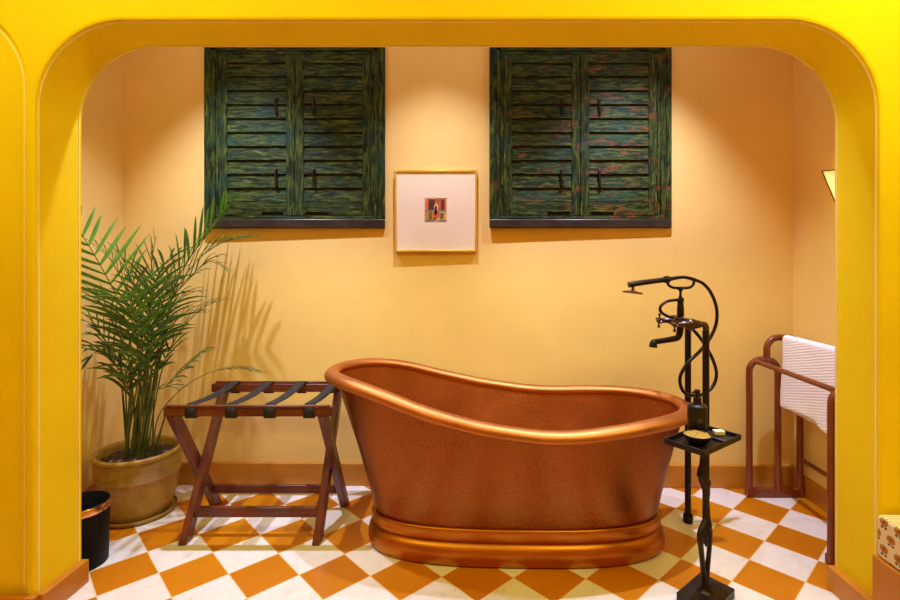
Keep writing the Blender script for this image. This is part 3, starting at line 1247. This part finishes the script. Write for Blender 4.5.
# two lower limbs
vtube([S3(706, 521, .013), S3(702, 530, .013, -.012), S3(700, 536, .011, -.018), S3(701.2, 550, .0095, -.016), S3(703.2, 570, .0095, -.008), S3(704.6, 582, .012), (foot + Vector((0, 0, .012)), .016), (foot + Vector((0, 0, .001)), .027)], 8)
vtube([S3(708, 522, .012), S3(709.8, 530, .010, .012), S3(709.6, 545, .0085, .016), S3(708.2, 560, .009, .012), S3(706.4, 576, .011, .004), (foot + Vector((.003, 0, .012)), .013)], 8)
vtube([S3(704.5, 532, .006), S3(706, 537, .006), S3(706.3, 546, .006)], 6)
link('stem', bm, M['iron'], ts, angle=60)
TZ = .594
TRm = Matrix.Translation((.833, 1.807, TZ)) @ Matrix.Rotation(R(37), 4, 'Z')
bm = bmesh.new()
hx, hy = .130, .075
box(bm, -hx, hx, -hy, hy, 0, .004, TRm)
link_t = .005
for a in ((-hx, hx, -hy, -hy + link_t), (-hx, hx, hy - link_t, hy), (-hx, -hx + link_t, -hy + link_t, hy - link_t), (hx - link_t, hx, -hy + link_t, hy - link_t)):
    box(bm, a[0], a[1], a[2], a[3], .004, .020, TRm)
box(bm, .036, .040, -hy + link_t, hy - link_t, .004, .012, TRm)
link('tray', bm, M['iron'], ts, bevel=.0015)
bm = bmesh.new()
box(bm, .048, .112, -.058, .058, .0045, .010, TRm)
link('soap_plate', bm, M['bottle'], ts, bevel=.003)
ZT = TZ + .0045

pb = thing('pump_bottle', 'dark pump soap bottle standing at the back of the black tray', 'bottle', (.842, 1.872, ZT))
c = Vector((.842, 1.872, ZT))
bm = bmesh.new()
lathe(bm, [(.001, 0), (.033, 0), (.035, .003), (.035, .104), (.0335, .109), (.028, .113), (.016, .116), (.001, .117)], c, 36)
bot = link('body', bm, M['bottle'], pb, angle=50)
bm = bmesh.new()
n0 = len(bm.verts)
for k in range(16):
    pass
cv = []
for ring in (.0001, .0085):
    cv.append([bm.verts.new(c + Vector((ring * cos(2 * pi * k / 20) - .004, -sqrt(max(0, .0356 ** 2 - (ring * cos(2 * pi * k / 20) - .004) ** 2)), .060 + ring * sin(2 * pi * k / 20)))) for k in range(20)])
for k in range(20):
    bm.faces.new((cv[0][k], cv[0][(k + 1) % 20], cv[1][(k + 1) % 20], cv[1][k]))
for (z, hw_, hh) in ((.041, .009, .0013), (.037, .006, .0009)):
    q = [bm.verts.new(c + Vector((x - .004, -sqrt(.0356 ** 2 - (x - .004) ** 2), z + s * hh))) for x, s in ((-hw_, -1), (hw_, -1), (hw_, 1), (-hw_, 1))]
    bm.faces.new(q)
sub_part(link('emblem', bm, M['grey']), bot)
bm = bmesh.new()
lathe(bm, [(.016, .114), (.0145, .117), (.0145, .136), (.010, .139), (.006, .141), (.006, .148), (.010, .150), (.010, .166), (.001, .168)], c, 24)
tube(bm, [c + Vector((0, 0, .160)), c + Vector((-.012, -.006, .161)), c + Vector((-.024, -.012, .157))], [.006, .0045, .0035], 10)
link('pump', bm, M['black'], pb, angle=50)

c = Vector((.800, 1.778, ZT))
bw = thing('bowl', 'small dark bowl heaped with yellow bath salts at the front of the tray', 'bowl', c)
bm = bmesh.new()
lathe(bm, [(.001, .001), (.022, 0), (.036, .010), (.046, .024), (.049, .034), (.047, .0345), (.042, .024), (.03, .012), (.001, .008)], c, 36)
link('shell', bm, M['bottle'], bw, angle=50)
bm = bmesh.new()
lathe(bm, [(.0455, .030), (.036, .035), (.02, .037), (.001, .038)], c, 30, fn=lambda p, a: p + Vector((0, 0, noise.noise(p * 120) * .004)))
link('bath_salts', bm, M['salt'], bw)['kind'] = 'stuff'

bm = bmesh.new()
mt = TRm @ Matrix.Translation((.090, -.012, .0107)) @ Matrix.Rotation(R(-38), 4, 'Z')
box(bm, -.019, .019, -.013, .013, 0, .016, mt)
tag(link('soap_bar', bm, M['soap'], bevel=.003), 'pale cream block of soap on the right end of the black tray', 'soap')

# ------------------------------------------------------------------ towel rack
tr = thing('towel_rack', 'polished red wooden towel stand with curved ends against the right wall', 'towel rack', (1.6, 2.35, 0))


def end_frame(y):
    bm = bmesh.new()
    r = .0165

    def arc(cx, cz, rad, a0, a1, n=8):
        return [Vector((cx + rad * cos(R(a0 + (a1 - a0) * k / n)), y, cz + rad * sin(R(a0 + (a1 - a0) * k / n)))) for k in range(n + 1)]
    zl, zh = .722, .838
    lx, mx, rx = (1.461 if y > 2.3 else 1.472), 1.612, 1.728
    p = [Vector((lx, y, .03))] + arc(lx + .062, zl - .062, .062, 180, 90) + arc(mx - .062, zl - .062, .062, 90, 0) + [Vector((mx, y, .03))]
    tube(bm, p, r, 14)
    p = [Vector((1.553, y, .716))] + arc(1.553 + .062, zh - .062, .062, 180, 90) + arc(rx - .062, zh - .062, .062, 90, 0) + [Vector((rx, y, .03))]
    tube(bm, p, r, 14)
    box(bm, lx - .0165, rx + .0165, y - .016, y + .016, 0, .042)
    o = link('end_frame', bm, M['tr'], tr, angle=50)
    return o


end_frame(2.640)
end_frame(2.050)
for x, z, r in ((1.488, .715, .0125), (1.632, .838, .0125), (1.725, .203, .0105)):
    bm = bmesh.new()
    tube(bm, [(x, 2.640, z), (x, 2.050, z)], r, 14)
    link('rail', bm, M['tr'], tr)

# towel
bm = bmesh.new()
ty0, ty1 = 2.602, 2.085
XC, ZC = 1.632, .838
prof = []
nd = 16
for k in range(nd + 1):
    prof.append((-1, k / nd))
prof2 = [(180 - 180 * k / 8) for k in range(9)]
cols = 26
grid = []
for i in range(cols + 1):
    u = i / cols
    y = ty0 + (ty1 - ty0) * u
    row = []
    zb = .482 + .012 * sin(u * 5) - .006 * u
    if u > .52:
        zb -= .014
    for k in range(nd + 1):
        t = k / nd
        z = zb + (ZC - zb) * t
        off = .018 + .008 * (1 - t) * (1 + .8 * sin(u * 9 + .8)) + (.005 if u > .52 else 0) * (1 - t)
        row.append((XC - off, y + .004 * sin(t * 7), z))
    for a in prof2[1:-1]:
        row.append((XC + .018 * cos(R(a)), y, ZC + .018 * sin(R(a))))
    for k in range(nd + 1):
        t = 1 - k / nd
        z = .46 + (ZC - .46) * t
        row.append((XC + .018 + .008 * (1 - t) * sin(u * 8 + 2) * .5, y, z))
    grid.append([bm.verts.new(p) for p in row])
for a, b in zip(grid, grid[1:]):
    for k in range(len(a) - 1):
        bm.faces.new((a[k], a[k + 1], b[k + 1], b[k]))
tw = link('towel', bm, M['towel'], angle=180)
s = tw.modifiers.new('thick', 'SOLIDIFY')
s.thickness = .007
s.offset = 0
s = tw.modifiers.new('soft', 'SUBSURF')
s.levels = s.render_levels = 1
tag(tw, 'white textured bath towel folded over the red wooden towel stand', 'towel')


# ------------------------------------------------------------------ sconces
def sconce(label, side, lx, ly, dz=1.656):
    """inverted three-sided glass shade in thin bronze edging"""
    s = side
    root = thing('wall_sconce', label, 'wall lamp', (lx, ly, dz - .28), 'triangular wall sconces in the niche')
    wx = lx - s * .004
    A = Vector((lx - s * .152, ly, dz))
    B = Vector((wx, ly + .125, dz))
    C = Vector((wx, ly - .125, dz))
    D = Vector((wx - s * .036, ly, dz - .27))
    bm = bmesh.new()
    for tri in ((A, B, D), (A, C, D)):
        n = (tri[1] - tri[0]).cross(tri[2] - tri[0]).normalized() * .002
        v0 = [bm.verts.new(p + n) for p in tri]
        v1 = [bm.verts.new(p - n) for p in tri]
        bm.faces.new(v0)
        bm.faces.new(v1[::-1])
        for k in range(3):
            bm.faces.new((v0[k], v0[(k + 1) % 3], v1[(k + 1) % 3], v1[k]))
    link('shade', bm, M['glow'], root, smooth=False)
    bm = bmesh.new()
    for a, b in ((A, B), (A, C), (A, D), (B, D), (C, D)):
        tube(bm, [a, b], .0032, 8)
    link('edging', bm, M['bronze'], root)
    bm = bmesh.new()
    x0, x1 = sorted((lx - s * .001, lx - s * .010))
    box(bm, x0, x1, ly - .03, ly + .03, dz - .20, dz - .05)
    link('back_plate', bm, M['bronze'], root, bevel=.002)
    return root


sconce('triangular bronze-edged glowing wall lamp on the right niche wall', 1, XR, 2.30)
sconce('triangular bronze-edged wall lamp mostly hidden behind the left pillar', -1, XL, 2.265)

# ------------------------------------------------------------------ bench
bm = bmesh.new()
by = dw(DF, 1.8) - .002
box(bm, 1.3535, 2.6, .75, by, 0, .256)
tag(link('bench', bm, M['skirt_y'], bevel=.004), 'low orange-brown wooden bench at the right edge, beside the arch', 'bench')
bm = bmesh.new()
x0, x1, z0, z1 = 1.358, 2.55, .257, .398
y1c = by - .012
fs = box(bm, x0, x1, .80, y1c, z0, z1)
fs[5].material_index = 1
o = link('bench_cushion', bm, [M['cush'], M['stripe']], bevel=.012, seg=4)
tag(o, 'cream seat cushion printed with brown flowers on the wooden bench', 'cushion')

# ------------------------------------------------------------------ lights
def spot(loc, power, half, col=(.88, .94, 1.42), blend=.42, size=.025):
    l = bpy.data.lights.new('downlight', 'SPOT')
    l.energy = power
    l.spot_size = 2 * half
    l.spot_blend = blend
    l.shadow_soft_size = size
    l.color = col
    o = bpy.data.objects.new('downlight', l)
    o.location = loc
    o.rotation_euler = (R(8), 0, 0)
    COL.objects.link(o)
    return o


for x in (-1.26, -.19, .87):
    spot((x, 2.17, 2.90), 110 if x == -.19 else 178, R(34.5), blend=.85)
    spot((x, 2.17, 2.895), 5, R(80), blend=.6)  # weak wide spot added as spill, lifts the niche ambient


def area(loc, power, sx, sy, rot, col):  # unseen soft light added in the front room, no fixture modelled
    l = bpy.data.lights.new('front_fill', 'AREA')
    l.shape = 'RECTANGLE'
    l.size, l.size_y = sx, sy
    l.energy = power
    l.color = col
    o = bpy.data.objects.new('front_fill', l)
    o.location = loc
    o.rotation_euler = rot
    COL.objects.link(o)


area((1.6, .80, 2.90), 42, 2.0, .3, (R(34), 0, 0), (.96, 1, .30))  # added wash for the yellow arch wall
area((-1.4, .75, 2.90), 28, 2.0, .3, (R(34), 0, 0), (.96, 1, .30))
area((.3, -.6, 2.90), 9, 2.4, 1.2, (0, 0, 0), (1, .80, .28))  # added general fill
for x, y in ((XR - .07, 2.30), (XL + .07, 2.265)):
    l = bpy.data.lights.new('sconce_bulb', 'POINT')
    l.energy = .35
    l.color = (1, .70, .32)
    l.shadow_soft_size = .02
    o = bpy.data.objects.new('sconce_bulb', l)
    o.location = (x, y, 1.62)
    COL.objects.link(o)

w = bpy.data.worlds.new('World')
SC.world = w
w.use_nodes = True
w.node_tree.nodes['Background'].inputs[0].default_value = (.9, .6, .25, 1)
w.node_tree.nodes['Background'].inputs[1].default_value = .05

# ------------------------------------------------------------------ camera
cam = bpy.data.cameras.new('camera')
cam.sensor_width = 36
cam.lens = F / 900 * 36
cam.shift_x = -22 / 900
cam.shift_y = -42 / 900
co = bpy.data.objects.new('camera', cam)
co.location = (0, 0, H)
co.rotation_euler = (R(90), 0, 0)
COL.objects.link(co)
SC.camera = co
SC.view_settings.view_transform = 'Standard'
SC.view_settings.look = 'None'
SC.view_settings.gamma = 1
SC.view_settings.exposure = 0
SC.cycles.max_bounces = 14
SC.cycles.diffuse_bounces = 10
SC.cycles.use_denoising = True
